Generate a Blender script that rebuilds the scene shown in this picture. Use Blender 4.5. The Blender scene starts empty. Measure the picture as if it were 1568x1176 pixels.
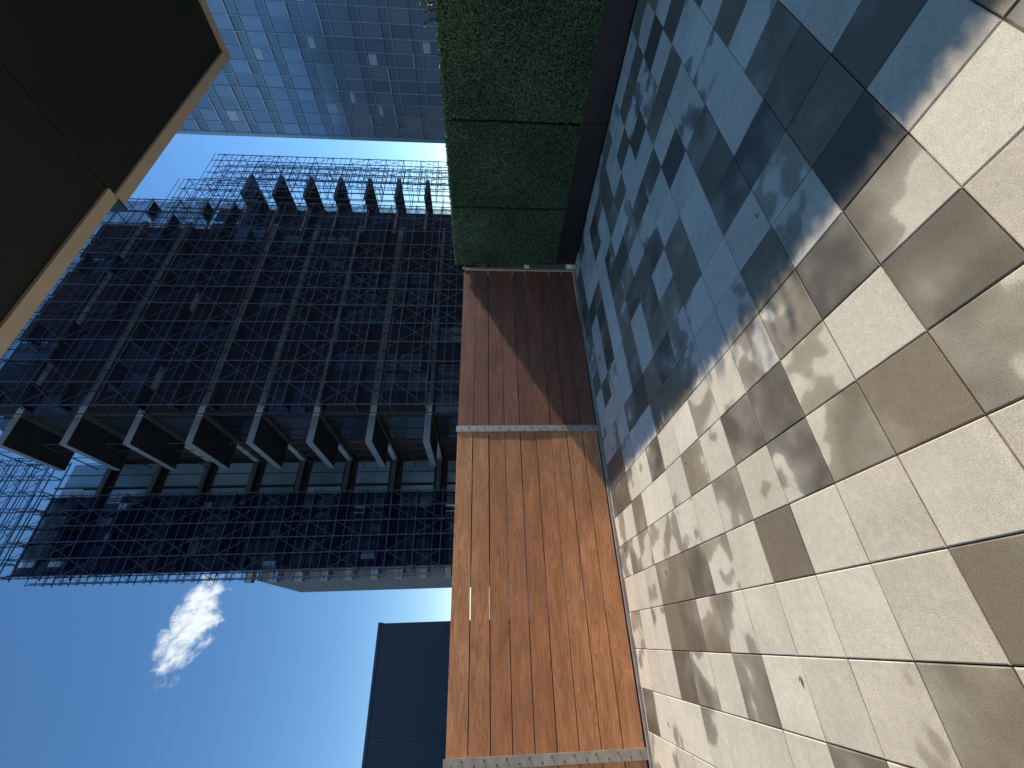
import bpy, math, random
import numpy as np
from mathutils import Vector, Matrix
random.seed(7); R=random.Random(11)
S=bpy.context.scene
S.view_settings.view_transform='Standard'; S.view_settings.look='None'; S.view_settings.exposure=0

# ---------------- helpers ----------------
class NT:
    def __init__(s,name):
        s.m=bpy.data.materials.new(name); s.m.use_nodes=True
        s.t=s.m.node_tree; s.b=s.t.nodes['Principled BSDF']; s.out=s.t.nodes['Material Output']
    def n(s,typ,**k):
        nd=s.t.nodes.new(typ)
        ins=k.pop('ins',{})
        for a,v in k.items(): setattr(nd,a,v)
        for a,v in ins.items(): s.set(nd,a,v)
        return nd
    def set(s,nd,a,v):
        if hasattr(v,'links') and hasattr(v,'is_output'): s.t.links.new(v,nd.inputs[a])
        else: nd.inputs[a].default_value=v
    def math(s,op,a,b=0.0,c=None,clamp=False):
        nd=s.t.nodes.new('ShaderNodeMath'); nd.operation=op; nd.use_clamp=clamp
        s.set(nd,0,a); s.set(nd,1,b)
        if c is not None: s.set(nd,2,c)
        return nd.outputs[0]
    def vmath(s,op,a,b):
        nd=s.t.nodes.new('ShaderNodeVectorMath'); nd.operation=op
        s.set(nd,0,a); s.set(nd,1,b); return nd.outputs[0]
    def attr(s,name):
        nd=s.t.nodes.new('ShaderNodeAttribute'); nd.attribute_name=name; return nd.outputs['Fac']
    def pos(s): return s.t.nodes.new('ShaderNodeNewGeometry').outputs['Position']
    def comb(s,x,y,z):
        nd=s.t.nodes.new('ShaderNodeCombineXYZ'); s.set(nd,0,x); s.set(nd,1,y); s.set(nd,2,z); return nd.outputs[0]
    def noise(s,vec,scale,detail=3,rough=.55,dist=0):
        nd=s.t.nodes.new('ShaderNodeTexNoise'); s.set(nd,'Vector',vec)
        nd.inputs['Scale'].default_value=scale; nd.inputs['Detail'].default_value=detail
        nd.inputs['Roughness'].default_value=rough; nd.inputs['Distortion'].default_value=dist
        return nd.outputs['Fac']
    def remap(s,v,a,b,c,d,smooth=False):
        nd=s.t.nodes.new('ShaderNodeMapRange'); s.set(nd,0,v)
        if smooth: nd.interpolation_type='SMOOTHSTEP'
        for i,q in enumerate((a,b,c,d)): s.set(nd,i+1,q)
        return nd.outputs[0]
    def mix(s,f,a,b,blend='MIX'):
        nd=s.t.nodes.new('ShaderNodeMix'); nd.data_type='RGBA'; nd.blend_type=blend
        s.set(nd,0,f); s.set(nd,6,a if not isinstance(a,tuple) else (*a,1)); s.set(nd,7,b if not isinstance(b,tuple) else (*b,1))
        return nd.outputs[2]
    def ramp(s,v,stops):
        nd=s.t.nodes.new('ShaderNodeValToRGB'); s.set(nd,0,v)
        e=nd.color_ramp.elements
        while len(e)<len(stops): e.new(.5)
        for i,(p,c) in enumerate(stops): e[i].position=p; e[i].color=(*c,1)
        return nd.outputs[0]
    def grey(s,v):
        return s.comb(v,v,v)
    def bump(s,h,strength=.3,dist=.01):
        nd=s.t.nodes.new('ShaderNodeBump'); s.set(nd,'Height',h)
        nd.inputs['Strength'].default_value=strength; nd.inputs['Distance'].default_value=dist
        s.t.links.new(nd.outputs[0],s.b.inputs['Normal'])
    def P(s,**k):
        for a,v in k.items():
            a={'color':'Base Color','rough':'Roughness','metal':'Metallic','spec':'Specular IOR Level'}[a]
            if isinstance(v,tuple): v=(*v,1)
            s.set(s.b,a,v)
        return s

def simple(name,col,rough=.7,metal=0,var=.25,scale=3,spec=.5):
    t=NT(name); p=t.pos()
    n=t.noise(p,scale,3); f=t.remap(n,.25,.75,1-var,1+var)
    t.P(color=t.mix(1.0,col,t.grey(f),'MULTIPLY'),rough=rough,metal=metal,spec=spec)
    return t.m

class MB:
    def __init__(s): s.v=[];s.f=[];s.mi=[];s.r=[];s.w=[]
    def face(s,pts,mi=0,r=0.,w=0.):
        b=len(s.v); s.v+= [tuple(p) for p in pts]; s.f.append(tuple(range(b,b+len(pts)))); s.mi.append(mi); s.r.append(r); s.w.append(w)
    def box(s,x0,x1,y0,y1,z0,z1,mi=0,r=0.,w=0.):
        b=len(s.v)
        s.v+=[(x0,y0,z0),(x1,y0,z0),(x1,y1,z0),(x0,y1,z0),(x0,y0,z1),(x1,y0,z1),(x1,y1,z1),(x0,y1,z1)]
        for q in ((0,3,2,1),(4,5,6,7),(0,1,5,4),(1,2,6,5),(2,3,7,6),(3,0,4,7)):
            s.f.append(tuple(b+i for i in q)); s.mi.append(mi); s.r.append(r); s.w.append(w)
    def bar(s,a,c,t,mi=0,r=0.):
        a=Vector(a);c=Vector(c); d=(c-a).normalized()
        u=d.cross(Vector((0,0,1)) if abs(d.z)<.9 else Vector((1,0,0))).normalized(); v=d.cross(u)
        b=len(s.v)
        for p in (a,c):
            for q in ((1,1),(-1,1),(-1,-1),(1,-1)):
                s.v.append(tuple(p+u*q[0]*t/2+v*q[1]*t/2))
        for i in range(4):
            s.f.append((b+i,b+(i+1)%4,b+4+(i+1)%4,b+4+i)); s.mi.append(mi); s.r.append(r); s.w.append(0)
    def cyl(s,c,axis,rad,h,n=10,mi=0):
        axis=Vector(axis).normalized(); u=axis.orthogonal().normalized(); v=axis.cross(u); c=Vector(c); b=len(s.v)
        for k in range(2):
            rr=rad*(1 if k==0 else .8)
            for i in range(n):
                a=2*math.pi*i/n; s.v.append(tuple(c+axis*h*k+u*math.cos(a)*rr+v*math.sin(a)*rr))
        for i in range(n):
            s.f.append((b+i,b+(i+1)%n,b+n+(i+1)%n,b+n+i)); s.mi.append(mi); s.r.append(0); s.w.append(0)
        s.f.append(tuple(b+n+i for i in range(n))); s.mi.append(mi); s.r.append(0); s.w.append(0)
    def obj(s,name,mats,parent=None):
        me=bpy.data.meshes.new(name); me.from_pydata(s.v,[],s.f)
        for m in mats: me.materials.append(m)
        me.polygons.foreach_set('material_index',s.mi)
        a=me.attributes.new('rnd','FLOAT','FACE'); a.data.foreach_set('value',s.r)
        a=me.attributes.new('wet','FLOAT','FACE'); a.data.foreach_set('value',s.w)
        me.update(); o=bpy.data.objects.new(name,me); S.collection.objects.link(o)
        if parent: o.parent=parent
        return o
def empty(name):
    o=bpy.data.objects.new(name,None); S.collection.objects.link(o); return o

# ---------------- materials ----------------
def mat_paver():
    t=NT('concrete_paver'); p=t.pos(); r=t.attr('rnd'); w=t.attr('wet')
    off=t.comb(t.math('MULTIPLY',r,61.),t.math('MULTIPLY',r,37.),t.math('MULTIPLY',r,13.))
    pv=t.vmath('ADD',p,off)
    n=t.noise(pv,3.1,2.5,.5,.0)
    k=t.math('ADD',n,t.math('MULTIPLY',t.math('SUBTRACT',w,.5),.75))
    fine=t.noise(p,30,4,.7)
    k=t.math('ADD',k,t.math('MULTIPLY',t.math('SUBTRACT',fine,.5),.08))
    mask=t.math('ADD',t.math('MULTIPLY',t.remap(k,.48,.525,0,1,True),.50),t.math('MULTIPLY',t.remap(k,.36,.80,0,1,True),.50))
    dry=t.mix(r,(.86,.755,.58),(.74,.63,.475))
    wet=t.mix(t.math('FRACT',t.math('MULTIPLY',r,7.3)),(.34,.265,.17),(.13,.11,.085))
    col=t.mix(mask,dry,wet)
    # pale residue streaks left by drying puddles
    st=t.noise(t.vmath('ADD',p,t.vmath('MULTIPLY',off,(.3,.3,.3))),1.7,5,.65,.6)
    cloud=t.math('MULTIPLY',t.remap(fine,.3,.7,.90,1.09),t.remap(st,.3,.7,.84,1.10))
    sp=t.remap(t.noise(p,230,2,.75),.32,.68,.78,1.26)
    vo=t.n('ShaderNodeTexVoronoi',ins={'Vector':p,'Scale':150.}); pit=t.remap(vo.outputs['Distance'],.0,.2,.55,1.)
    f=t.math('MULTIPLY',t.math('MULTIPLY',cloud,sp),pit)
    col=t.mix(1.0,col,t.grey(f),'MULTIPLY')
    t.P(color=col,rough=t.remap(mask,0,1,.9,.45),spec=.45)
    t.bump(t.noise(p,260,2,.7),.3,.003)
    return t.m
def mat_wood(name,c1,c2,c3,c4):
    t=NT(name); p=t.pos(); r=t.attr('rnd')
    sep=t.n('ShaderNodeSeparateXYZ',ins={0:p})
    x=t.math('ADD',sep.outputs[0],t.math('MULTIPLY',r,53.)); z=t.math('ADD',sep.outputs[2],t.math('MULTIPLY',r,17.))
    v1=t.comb(t.math('MULTIPLY',x,.55),0.,t.math('MULTIPLY',z,5.))
    big=t.noise(v1,1.6,2,.5,.4)
    ring=t.math('FRACT',t.math('MULTIPLY',big,16.))
    ring2=t.math('POWER',ring,2.2)
    fib=t.noise(t.comb(t.math('MULTIPLY',x,2.2),0.,t.math('MULTIPLY',z,110.)),1.5,4,.6)
    base=t.ramp(t.math('FRACT',t.math('MULTIPLY',r,5.7)),[(0,c1),(.5,c2),(1,c4)])
    col=t.mix(t.math('MULTIPLY',ring2,.55),base,c3)
    blot=t.remap(t.noise(t.comb(t.math('MULTIPLY',x,1.),0.,t.math('MULTIPLY',z,4.)),2.0,3),.3,.7,.75,1.18)
    f=t.math('MULTIPLY',t.remap(fib,.3,.7,.75,1.2),blot)
    vk=t.n('ShaderNodeTexVoronoi',ins={'Vector':t.comb(t.math('MULTIPLY',x,1.),0.,t.math('MULTIPLY',z,1.6)),'Scale':2.3})
    knot=t.remap(vk.outputs['Distance'],.012,.035,.3,1.)
    f=t.math('MULTIPLY',f,knot)
    col=t.mix(1.0,col,t.grey(f),'MULTIPLY')
    t.P(color=col,rough=.62,spec=.35); t.bump(t.math('ADD',fib,t.math('MULTIPLY',ring2,.4)),.25,.003)
    return t.m
M_paver=mat_paver()
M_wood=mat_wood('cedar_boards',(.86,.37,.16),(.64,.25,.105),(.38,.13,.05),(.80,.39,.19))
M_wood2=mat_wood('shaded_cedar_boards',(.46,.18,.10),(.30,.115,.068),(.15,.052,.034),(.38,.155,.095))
M_joint=simple('joint_grit',(.03,.028,.025),.95)
M_steel=simple('weathered_steel',(.50,.43,.35),.5,.2,.25,12)
M_bolt=simple('bolt_steel',(.22,.2,.18),.35,.8,.1,40)
M_cream=simple('cream_trim',(.60,.52,.41),.6,0,.08,6)
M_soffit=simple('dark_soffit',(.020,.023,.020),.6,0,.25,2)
M_wall=simple('dark_wall_panel',(.08,.08,.085),.7)
M_black=simple('black_planter',(.024,.017,.017),.45,0,.3,6)
M_slate=simple('slate_cladding',(.014,.028,.052),.55,0,.12,.8)
M_slate_t=simple('slate_trim',(.03,.05,.08),.5,0,.1,2)
M_city=simple('city_asphalt',(.06,.06,.06),.9,0,.3,.05)
M_conc=simple('pale_concrete',(.58,.53,.49),.8,0,.2,1.2)
M_edge=simple('balcony_edge_concrete',(.25,.25,.25),.8,0,.2,1.2)
M_concd=simple('grey_concrete',(.13,.12,.11),.85,0,.3,.8)
M_brick=simple('brown_cladding',(.042,.027,.026),.8,0,.35,.9)
M_frame=simple('window_frame',(.04,.042,.05),.5,.3)
M_pole=simple('scaffold_pole',(.065,.07,.095),.5,.4,.3,3)
M_polel=simple('galvanised_pole',(.13,.18,.28),.45,.4,.3,3)
M_deck=simple('scaffold_deck',(.022,.02,.022),.8)
def mat_glass(name,a,b,rough=.06,metal=.75,wob=.02):
    t=NT(name); p=t.pos(); r=t.attr('rnd')
    col=t.mix(r,a,b)
    t.P(color=col,rough=rough,metal=metal); t.bump(t.noise(p,.35,2),wob,1.0)
    return t.m
M_glass=mat_glass('window_glass',(.035,.045,.065),(.14,.18,.24),.1,.55)
M_glassl=mat_glass('pale_window_glass',(.20,.28,.36),(.40,.50,.57),.15,.25)
M_tower=mat_glass('tower_glass',(.20,.27,.35),(.28,.36,.44),.22,.30)
M_towers=mat_glass('tower_spandrel',(.16,.22,.29),(.20,.26,.33),.3,.2)
M_blind=simple('window_blind',(.45,.52,.58),.6,0,.1,1)
def mat_net(name,col,fac):
    t=NT(name); p=t.pos()
    d=t.n('ShaderNodeBsdfDiffuse',ins={'Color':(*col,1)})
    tr=t.n('ShaderNodeBsdfTransparent'); mx=t.n('ShaderNodeMixShader')
    n=t.noise(t.vmath('MULTIPLY',p,(.5,.5,1.4)),1.3,2,.6)
    f=t.remap(n,.3,.7,fac-.14,min(fac+.14,.98))
    t.set(mx,0,f); t.t.links.new(tr.outputs[0],mx.inputs[1]); t.t.links.new(d.outputs[0],mx.inputs[2])
    t.t.links.new(mx.outputs[0],t.out.inputs[0])
    return t.m
M_net=mat_net('debris_netting',(.021,.019,.030),.64)
M_netd=mat_net('dense_debris_netting',(.006,.009,.025),.90)

# ---------------- camera ----------------
phi=math.radians(31.6); pit=math.radians(3.66); HC=1.5
F=Vector((math.sin(phi)*math.cos(pit),math.cos(phi)*math.cos(pit),-math.sin(pit)))
Rv=Vector((math.cos(phi),-math.sin(phi),0)); U=Rv.cross(F)
cam=bpy.data.cameras.new('camera'); co=bpy.data.objects.new('camera',cam); S.collection.objects.link(co)
m=Matrix((( -U.x,Rv.x,-F.x,0),(-U.y,Rv.y,-F.y,0),(-U.z,Rv.z,-F.z,HC),(0,0,0,1)))
co.matrix_world=m; cam.sensor_width=36; cam.lens=14.7; cam.clip_end=20000; cam.clip_start=.05
S.camera=co

# ---------------- light ----------------
sd=Vector((1,-.12,.522)).normalized()
el=math.asin(sd.z); az=math.atan2(sd.x,sd.y)
w=bpy.data.worlds.new('World'); S.world=w; w.use_nodes=True
bg=w.node_tree.nodes['Background']; sky=w.node_tree.nodes.new('ShaderNodeTexSky'); sky.sky_type='NISHITA'
sky.sun_disc=False; sky.sun_elevation=el; sky.sun_rotation=az; sky.air_density=1.0; sky.dust_density=0; sky.ozone_density=2.2; sky.altitude=300
hs=w.node_tree.nodes.new('ShaderNodeHueSaturation'); hs.inputs['Saturation'].default_value=1.2; hs.inputs['Value'].default_value=1.25
w.node_tree.links.new(sky.outputs[0],hs.inputs['Color']); w.node_tree.links.new(hs.outputs[0],bg.inputs[0]); bg.inputs[1].default_value=.15
sl=bpy.data.lights.new('sun','SUN'); sl.energy=5; sl.angle=math.radians(.5); sl.color=(1,.94,.82)
so=bpy.data.objects.new('sun',sl); S.collection.objects.link(so); so.rotation_euler=sd.to_track_quat('Z','Y').to_euler()

# ---------------- ground / terrace ----------------
g=MB(); g.box(-3000,3000,-3000,3000,-26,-25); g.obj('ground',[M_city])
wetmap={(1,0):.12,(2,0):.72,(0,0):.88,(-1,0):.15,(-2,0):1.0,(0,1):.58,(-1,1):.3,(-2,1):.15,(-3,1):.72,(1,1):.46,(2,1):.7,
(0,-1):.60,(1,-1):.78,(2,-1):.58,(1,-2):.12,(2,-2):.15,(3,-2):.1,(0,-2):.15,(3,-1):.9,(3,0):.3,(-1,-1):.2,
(-1,2):.12,(-2,2):.3,(0,2):.60,(-3,2):.42,(1,2):.74,(2,2):.4,(-1,3):1.0,(-2,3):.05,(-3,3):.2,(0,3):.25,(1,3):.68,(2,3):.3,
(-1,4):.05,(-2,4):.1,(-3,4):.25,(0,4):.5,(-1,5):.46,(-2,5):.48,(-3,5):.66,(1,4):.3,(1,5):.6,(-4,3):.6,(-4,2):.5}
pv=MB(); P=.32; gx=.53; gy=1.04
i0=-28;i1=15; j0=-14; j1=12
for i in range(i0,i1):
    for j in range(j0,j1+1):
        x0=gx+i*P; y0=gy+j*P; x1=x0+P; y1=min(y0+P,4.90)
        x1=min(x1,5.36); e=.0024; c=.004
        r=R.random()
        q=R.random()
        wv=wetmap.get((i,j))
        if wv is None:
            if x0>1.4: wv= R.uniform(0,.25) if q<.34 else (R.uniform(.38,.66) if q<.62 else R.uniform(.7,1))
            else: wv= R.uniform(0,.3) if q<.48 else (R.uniform(.36,.64) if q<.80 else R.uniform(.7,1))
        dz=[R.uniform(-.0012,.0012) for _ in range(4)]
        O=[(x0+e,y0+e),(x1-e,y0+e),(x1-e,y1-e),(x0+e,y1-e)]
        I=[(x0+e+c,y0+e+c),(x1-e-c,y0+e+c),(x1-e-c,y1-e-c),(x0+e+c,y1-e-c)]
        b=len(pv.v)
        pv.v+=[(p[0],p[1],-.04) for p in O]+[(p[0],p[1],-.003+dz[k]) for k,p in enumerate(O)]+[(p[0],p[1],dz[k]) for k,p in enumerate(I)]
        for k in range(4):
            l=(k+1)%4
            for a in (0,4): pv.f.append((b+a+k,b+a+l,b+a+4+l,b+a+4+k)); pv.mi.append(0); pv.r.append(r); pv.w.append(wv)
        pv.f.append((b+8,b+9,b+10,b+11)); pv.mi.append(0); pv.r.append(r); pv.w.append(wv)
pave=pv.obj('paver_terrace',[M_paver])
sb=MB(); sb.box(-9,7.5,-6,5.2,-25,-.03); sl_=sb.obj('terrace_slab',[M_joint])

# ---------------- fence ----------------
fe=empty('wooden_fence'); FY=4.95
bd=MB()
posts=[-7.48,-4.2,-.92,2.36,5.30]
for k in range(len(posts)-1):
    xa=posts[k]+.035; xb=posts[k+1]-.035
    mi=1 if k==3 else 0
    z=.035; n=9; h=(1.86-z)/n
    for q in range(n):
        za=z+q*h+.004; zb=z+(q+1)*h-.004-R.uniform(0,.003)
        jt=R.uniform(-.004,.004); tl=R.uniform(-.005,.005)
        segs=[(xa,xb)]
        if k==3 and q in(5,): segs=[(xa,xa+.0+1.1),(xa+1.104,xb)]
        for (sa,sb2) in segs:
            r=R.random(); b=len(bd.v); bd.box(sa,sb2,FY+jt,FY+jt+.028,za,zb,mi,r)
            for vi in (1,2,5,6):
                vx=list(bd.v[b+vi]); vx[2]+=tl; bd.v[b+vi]=tuple(vx)
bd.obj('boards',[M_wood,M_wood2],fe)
ps=MB()
for k,px in enumerate(posts):
    wd=.042 if k<4 else .02
    ps.box(px-wd,px+wd,FY-.012,FY-.005,.0,1.875,0)
    ps.box(px-.035,px+.035,FY+.036,FY+.106,-.02,1.84,0)
    z=.035;h=(1.86-z)/9
    for q in range(9):
        for dz in(.055,.145):
            if k<4: ps.cyl((px+(.018 if dz<.1 else -.018),FY-.012,z+q*h+dz),(0,-1,0),.009,.006,8,1)
ps.box(-9,5.3,FY-.035,FY-.006 ,-.01,.022,0)
ps.obj('posts',[M_steel,M_bolt],fe)

# ---------------- hedge & planter ----------------
pl=MB(); hx=5.36
yb=[4.90,3.82,2.64,1.46,.28,-.90,-2.1]
for k in range(len(yb)-1):
    pl.box(hx+.02,hx+.62,yb[k+1]+.004,yb[k]-.004,.0,.335)
    pl.box(hx+.035,hx+.6,yb[k]-.004,yb[k]+.004,.0,.33)
pl.obj('planter',[M_black])
t=NT('boxwood_leaf'); r=t.attr('rnd')
t.P(color=t.ramp(r,[(0,(.05,.080,.036)),(.55,(.12,.18,.078)),(1,(.24,.32,.15))]),rough=.6,spec=.3)
M_leaf=t.m
M_back=simple('hedge_backing',(.010,.018,.008),.9,0,.5,20)
he=empty('hedge')
hb=MB()
for k in range(len(yb)-1):
    hb.box(hx,hx+.60,yb[k+1]+.008,yb[k]-.008,.335,1.97)
hb.obj('backing',[M_back],he)
rng=np.random.default_rng(3)
def leaves(cent,nrm,size,name,mat,parent,rv=None):
    n=len(cent)
    d=rng.normal(size=(n,3)); nn=nrm+.75*d; nn/=np.linalg.norm(nn,axis=1)[:,None]
    a=rng.normal(size=(n,3)); a-= (a*nn).sum(1)[:,None]*nn; a/=np.linalg.norm(a,axis=1)[:,None]
    b=np.cross(nn,a); s=size*rng.uniform(.7,1.3,n)[:,None]
    V=np.stack([cent-a*s,cent+b*s*.5+nn*s*.15,cent+a*s,cent-b*s*.5+nn*s*.15],1).reshape(-1,3)
    me=bpy.data.meshes.new(name); me.vertices.add(4*n); me.vertices.foreach_set('co',V.ravel())
    me.loops.add(4*n); me.loops.foreach_set('vertex_index',np.arange(4*n)); me.polygons.add(n)
    me.polygons.foreach_set('loop_start',np.arange(n)*4); me.polygons.foreach_set('loop_total',np.full(n,4))
    me.materials.append(mat); me.update(calc_edges=True)
    at=me.attributes.new('rnd','FLOAT','FACE'); at.data.foreach_set('value',(rng.uniform(0,1,n)**1.6 if rv is None else rv).astype(np.float32))
    o=bpy.data.objects.new(name,me); S.collection.objects.link(o)
    if parent: o.parent=parent
    return o
N=190000
yy=rng.uniform(-1.0,4.90,N); zz=rng.uniform(.325,1.99,N)
dep=rng.uniform(-.022,.008,N)
keep=np.ones(N,bool)
for y in yb[1:-1]: keep&=~((np.abs(yy-y)<.015+.006*rng.uniform(size=N)))
keep&=~((np.abs(zz-1.16)<.005)&(rng.uniform(size=N)<.6))
yy=yy[keep];zz=zz[keep];dep=dep[keep]
pid=np.searchsorted(-np.array(yb),-yy)
pt=np.array([0,.10,-.03,.06,0,.1,0,0])[pid]
patch=.08*np.sin(yy*5+zz*3)+.07*np.sin(zz*6-yy*2.3+1)
bulge=.012*np.sin(yy*9+np.sin(zz*7)*2)*np.sin(zz*8)
c=np.stack([hx+dep-.008+bulge*.6,yy,zz],1)
leaves(c,np.tile([-1.,0,0.2],(len(c),1)),.0095,'front_leaves',M_leaf,he,np.clip(rng.uniform(0,1,len(c))**1.5+pt+patch,0,1))
N=26000
c=np.stack([rng.uniform(hx-.03,hx+.6,N),rng.uniform(-2.1,4.9,N),1.97+rng.uniform(0,.035,N)],1)
leaves(c,np.tile([0,0,1.],(N,1)),.013,'top_leaves',M_leaf,he)
# shrub growing above hedge
t=NT('shrub_leaf'); r=t.attr('rnd'); t.P(color=t.ramp(r,[(0,(.03,.06,.012)),(1,(.20,.21,.04))]),rough=.5); M_sh=t.m
sh=empty('shrub'); cs=[]; st=MB()
for _ in range(22):
    bx=R.uniform(hx+.1,hx+.35); by=R.uniform(.9,1.78); top=R.uniform(2.04,2.16)+(.08 if by<1.5 else 0)
    tip=(bx+R.uniform(-.12,.05),by+R.uniform(-.08,.08),top); st.bar((bx,by,1.95),tip,.005)
    for k in range(26):
        f=R.uniform(.25,1.05); cs.append([bx+(tip[0]-bx)*f+R.gauss(0,.018),by+(tip[1]-by)*f+R.gauss(0,.018),1.95+(top-1.95)*f+R.gauss(0,.012)])
st.obj('stems',[M_back],sh); cs=np.array(cs); leaves(cs,np.tile([0,0,1.],(len(cs),1)),.016,'leaves',M_sh,sh)
# fallen leaves
t=NT('dry_leaf'); t.P(color=(.28,.12,.04),rough=.7)
cs=np.array([[2.12,.99,.006],[1.1,2.9,.006],[-.2,2.35,.006],[-.62,4.3,.006],[.45,3.7,.006],[1.95,1.4,.006],[2.9,4.6,.006],[-.4,4.55,.006],[.8,4.7,.006]])
leaves(cs,np.tile([0,0,3.],(len(cs),1)),.018,'fallen_leaves',t.m,None)

# ---------------- canopy + building behind camera ----------------
ca=empty('canopy'); cb=MB()
zc=2.90
def slab(x0,x1,y0,y1,endtrim):
    t_=.045
    xe=x1-t_ if endtrim else x1
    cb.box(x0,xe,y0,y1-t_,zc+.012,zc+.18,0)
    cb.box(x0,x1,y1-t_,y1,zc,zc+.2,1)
    if endtrim: cb.box(x1-t_,x1,y0,y1-t_,zc,zc+.2,1)
slab(1.492,2.79,-2.5,1.10,True)
slab(-1.2,1.488,-2.5,1.07,False)
slab(-4.2,-1.204,-2.5,1.07,False)
cb.box(1.480,1.4885,1.07,1.115,zc-.004,zc+.2,2)
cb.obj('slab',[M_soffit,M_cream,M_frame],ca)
tb=MB(); tb.box(-9,2.79,-6,-2.5,-.02,3.25,0); tb.box(-3,1.2,-2.49,-2.46,.1,2.3,1); tb.box(-.92,-.88,-2.46,-2.43,.1,2.3,0)
tb.obj('terrace_house',[M_wall,M_glass])

# ---------------- slate rooftop building ----------------
rb=MB(); rb.box(-9,.47,12,17,-25,4.06,0); rb.box(-9.02,.49,11.97,17.02,4.06,4.12,1)
for x in (-1.75,-4.0,-6.3): rb.box(x-.012,x+.012,11.985,12,1,4.06,1)
rb.box(-9,.475,11.99,12,2.2,2.215,1)
rb.obj('slate_building',[M_slate,M_slate_t])

# ---------------- scaffolded building ----------------
LV=[4.8+3.2*k for k in range(-9,8)]
bu=empty('apartment_building')
body=MB()
X0,X1,Y0,Y1=11.4,28.0,22.0,45.0; ZT=28.6
body.box(X0+.3,X1-.3,Y0+.3,Y1,-25,ZT,0)
fc=MB()
for z in LV:
    body.box(X0,X1,Y0-.05,Y0+.298,z-.18,z+.18,1)
    body.box(X0,X0+.298,Y0+.3,Y1,z-.18,z+.18,1)
    if z<-2 : continue
    x=X0+.1; k=0
    while x<X1-1.2:
        wdt=R.choice([1.5,1.5,2.2]); wdt=min(wdt,X1-.3-x)
        typ=R.random()
        if typ<.42:
            fc.box(x+.08,x+wdt-.08,Y0+.2,Y0+.296,z+.75 if R.random()<.5 else z+.2,z+2.85,2,R.random()**2)
            fc.box(x+wdt/2-.03,x+wdt/2+.03,Y0+.17,Y0+.198,z+.2,z+2.85,3)
            fc.box(x,x+.07,Y0+.1,Y0+.298,z+.2,z+2.98,3)
        else:
            fc.box(x+.08,x+wdt-.08,Y0+.1,Y0+.296,z+.2,z+2.98,4,R.random())
        x+=wdt
for z in LV:
    if z<1: continue
    body.box(9.75,X0-.005,22.0,25.9,z-.15,z+.12,5)
    body.box(9.72,9.748,21.98,25.92,z-.17,z+.2,6)
    body.box(9.748,X0-.005,21.97,21.998,z-.17,z+.2,6)
    for y in np.arange(22.1,25.9,.95): body.bar((9.78,y,z+.2),(9.78,y,z+1.15),.035,3)
    body.bar((9.78,22,z+1.15),(9.78,25.9,z+1.15),.045,3)
    fc.box(X0+.2,X0+.299,22.6,25.6,z+.2,z+2.8,2,R.random())
    fc.box(X0+.15,X0+.198,24.05,24.12,z+.2,z+2.8,3)
# left wing
wx0,wx1,wy=4.2,11.38,29.0
body.box(wx0+.3,wx1,wy+.3,30.6,-25,28.6,0)
for z in LV:
    body.box(wx0,wx1,wy-.1,wy+.298,z-.16,z+.16,5)
    if z<-2: continue
    x=wx0+.1
    while x<wx1-.5:
        fc.box(x+.08,min(x+1.7,wx1),wy+.2,wy+.296,z+.35,z+2.6,5,R.random())
        body.box(x-.02,x+.06,wy+.05,wy+.297,z+.165,z+3.03,3)
        fc.box(x+.9,x+.95,wy+.15,wy+.198,z+.3,z+2.9,3)
        x+=1.79
    body.box(5.0,8.2,wy-1.2,wy-.11,z-.12,z+.1,5)
# right wing
body.box(28.4,41.0,30.3,44,-25,27,0)
for z in LV:
    if z<-2: continue
    body.box(28.4,41.1,30.0,30.298,z-.14,z+.14,1)
    body.box(41.1,44.6,28.6,33.0,z-.2,z+.1,4)
    body.box(41.1,44.6,28.57,28.598,z-.2,z+.16,5)
    body.box(44.602,44.64,28.57,33.0,z-.2,z+.16,5)
    for x in np.arange(30,40.5,2.2): fc.box(x,x+1.8,30.2,30.297,z+.4,z+2.8,2,R.random())
body.obj('structure',[M_brick,M_conc,M_glass,M_frame,M_brick,M_concd,M_edge],bu)
fc.obj('windows',[M_brick,M_conc,M_glass,M_frame,M_brick,M_glassl],bu)

# scaffolding
sc=empty('scaffolding')
po=MB()
def scaff(x0,x1,y0,y1,z0,z1,nx,lift,brace=True,t=.055,mi=0,deck=True,skip=0.):
    xs=np.linspace(x0,x1,nx+1)
    for x in xs:
        for y in (y0,y1): po.bar((x,y,z0),(x,y,z1+R.uniform(0,.9)),t,mi)
    z=z0; k=0
    while z<=z1+.01:
        for y in (y0,y1): 
            po.bar((x0-.15,y,z),(x1+.15,y,z),t*.85,mi)
        po.bar((x0-.15,y0,z+.5),(x1+.15,y0,z+.5),t*.5,mi)
        po.bar((x0-.15,y0,z+1.0),(x1+.15,y0,z+1.0),t*.55,mi)
        for x in xs: po.bar((x,y0,z),(x,y1,z),t*.8,mi)
        if deck and z+lift<=z1+.01:
            for a in range(nx):
                if R.random()<.55: po.box(xs[a]+.05,xs[a+1]-.05,y0+.1,y1-.15,z-.07,z-.03,2)
        if z+lift<=z1+.01 and brace:
            for a in range(nx):
                if R.random()<skip: continue
                q=R.random()
                if q<.75: po.bar((xs[a],y0,z),(xs[a+1],y0,z+lift),t*.5,mi)
                if q>.25: po.bar((xs[a],y0,z+lift),(xs[a+1],y0,z),t*.5,mi)
        z+=lift; k+=1
scaff(11.2,28.3,20.3,21.3,1.0,30.0,12,1.9,t=.05,skip=.3)
# left wing scaffold
scaff(3.9,8.4,26.6,27.3,1.0,28.2,5,1.6,t=.055,skip=.35)
scaff(4.6,10.6,26.4,27.2,28.2,33.0,6,1.2,t=.06,mi=1,deck=False)
scaff(3.65,4.25,27.6,28.1,4,27.2,1,.9,t=.05,mi=1,deck=False)
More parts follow.
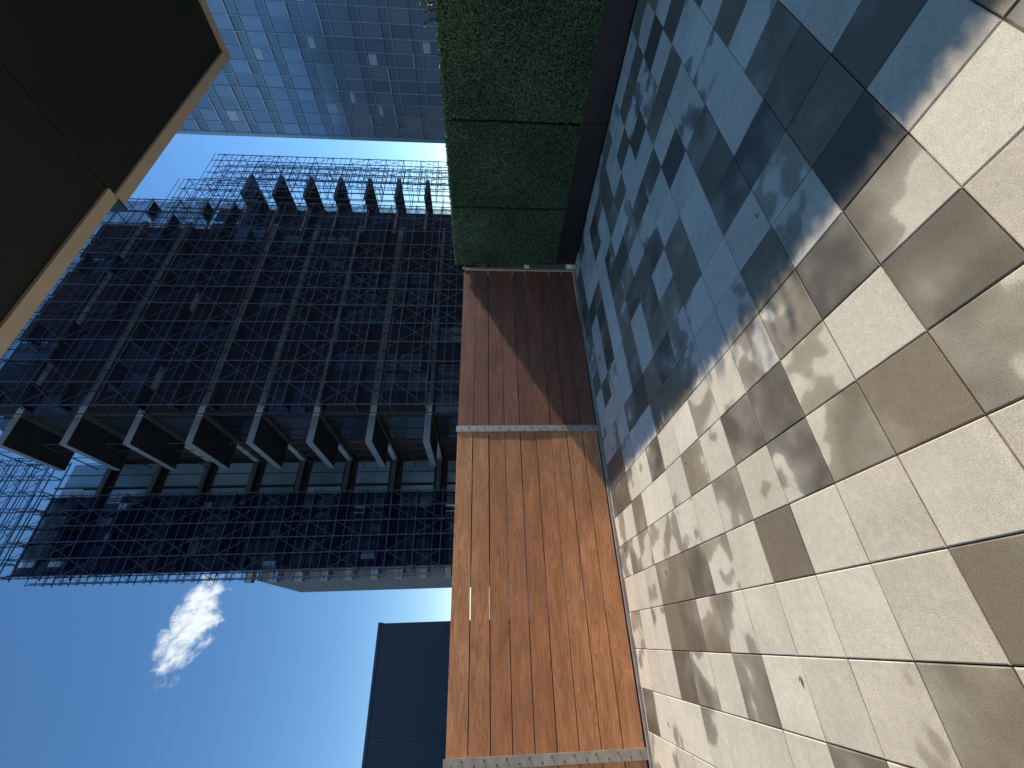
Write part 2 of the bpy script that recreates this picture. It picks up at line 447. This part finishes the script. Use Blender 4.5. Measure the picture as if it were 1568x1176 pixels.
# right wing scaffold
scaff(40.2,45.6,27.0,28.2,1.0,29.6,5,1.9,t=.06,mi=1,skip=.2,deck=False)
scaff(45.4,48.2,29.6,33.0,1.0,29.0,2,1.9,t=.06,mi=1,deck=False)
scaff(29.0,41.0,27.0,28.2,24.0,31.5,8,1.5,t=.06,mi=1,deck=False)
po.obj('poles_and_decks',[M_pole,M_polel,M_deck],sc)
def sheet(x0,x1,y,z0,z1,nx,nz,amp,name,mat,drop=0.):
    mb=MB(); 
    pt=lambda a,b:(x0+(x1-x0)*a/nx, y+amp*math.sin(a*1.9+b*.7)*math.cos(b*1.3+a*.4)+R.uniform(-amp,amp)*.3, z0+(z1-z0)*b/nz)
    g=[[pt(a,b) for b in range(nz+1)] for a in range(nx+1)]
    for a in range(nx):
        for b in range(nz):
            if R.random()<drop: continue
            mb.face([g[a][b],g[a+1][b],g[a+1][b+1],g[a][b+1]],0,R.random())
    o=mb.obj(name,[mat],sc)
    for p in o.data.polygons: p.use_smooth=True
# netting hangs behind the outer poles
sheet(11.2,28.3,20.42,1.0,28.6,24,28,.04,'netting',M_net)
sheet(3.95,8.35,26.72,1.0,27.6,10,34,.06,'dense_netting',M_netd,.05)
# ---------------- far residential building ----------------
fb=MB(); fb.box(7.6,30,60,75,-25,30.5,0)
for k in range(18):
    z=-22+3.1*k; fb.box(7.3,8.9,59.0,59.99,z,z+.9,1); fb.box(9.5,30,59.9,59.995,z,z+1.6,2,R.random())
fb.obj('apartment_tower',[M_concd,M_edge,M_glass])

# ---------------- glass tower ----------------
gt=empty('glass_tower'); gm=MB(); TX=60.
gm.box(TX+.35,TX+22,1.2,32.2,-25,88,0)
fl=3.3; pw=1.42; ny=22
z=-24.
ys=[32.4-k*pw for k in range(ny+1)]
while z<84:
    for k in range(ny):
        a=ys[k]-.04; b=ys[k+1]+.04
        tx=[R.gauss(0,.003) for _ in range(2)]
        def pane(z0,z1,mi,r,x=TX):
            gm.face([(x+tx[0],a,z0),(x-tx[0],b,z0),(x-tx[0]+tx[1],b,z1),(x+tx[0]+tx[1],a,z1)],mi,r)
        pane(z+1.0,z+3.22,1,R.random()**1.5)
        pane(z+.04,z+.94,2,R.random())
        if R.random()<.09:
            h=R.uniform(.3,1.2); gm.face([(TX-.02,a-.1,z+3.15-h),(TX-.02,b+.1,z+3.15-h),(TX-.02,b+.1,z+3.15),(TX-.02,a-.1,z+3.15)],4)
        if R.random()<.35: gm.box(TX-.13,TX-.10,b,a,z+1.0,z+1.14,4)
    gm.box(TX-.12,TX-.03,1.2,32.3,z-.06,z+.05,3)
    z+=fl
for k,y in enumerate(ys):
    gm.box(TX-(.16 if k%4==0 else .09),TX+.02,y-.035,y+.035,-24,85,3)
gm.box(TX-.1,TX+22,32.3,32.8,-25,88.5,3)
gm.obj('curtain_wall',[M_frame,M_tower,M_towers,simple('tower_mullion',(.32,.40,.48),.4,.2),M_blind],gt)

# ---------------- cloud ----------------
t=NT('cloud_vapour'); tc=t.n('ShaderNodeTexCoord').outputs['Object']
sp=t.n('ShaderNodeSeparateXYZ',ins={0:tc}); u=sp.outputs[0]; v=sp.outputs[2]
wv=t.noise(tc,.014,3,.6)
v2=t.math('ADD',v,t.math('MULTIPLY',t.math('SUBTRACT',wv,.5),55.))
dd=t.math('ADD',t.math('POWER',t.math('DIVIDE',t.math('ABSOLUTE',u),145.),2.),t.math('POWER',t.math('DIVIDE',t.math('ABSOLUTE',v2),52.),2.))
n=t.noise(t.vmath('MULTIPLY',tc,(1.,1.,1.3)),.026,9,.62,.3)
al=t.remap(t.math('SUBTRACT',t.math('MULTIPLY',n,2.1),t.math('ADD',t.math('MULTIPLY',dd,.75),.42)),-.08,.75,0,.97,True)
df=t.n('ShaderNodeBsdfDiffuse',ins={'Color':(.9,.91,.93,1)}); trl=t.n('ShaderNodeBsdfTranslucent',ins={'Color':(.9,.91,.93,1)})
m1=t.n('ShaderNodeMixShader',ins={0:.3,1:df.outputs[0],2:trl.outputs[0]})
tr=t.n('ShaderNodeBsdfTransparent'); m2=t.n('ShaderNodeMixShader',ins={0:al,1:tr.outputs[0],2:m1.outputs[0]})
t.t.links.new(m2.outputs[0],t.out.inputs[0])
cm=MB(); cm.face([(-260,0,-120),(260,0,-120),(260,0,120),(-260,0,120)])
cl=cm.obj('cloud',[t.m]); cl.location=(60,1000,590); cl.rotation_euler=(0,math.radians(-17),math.radians(40))
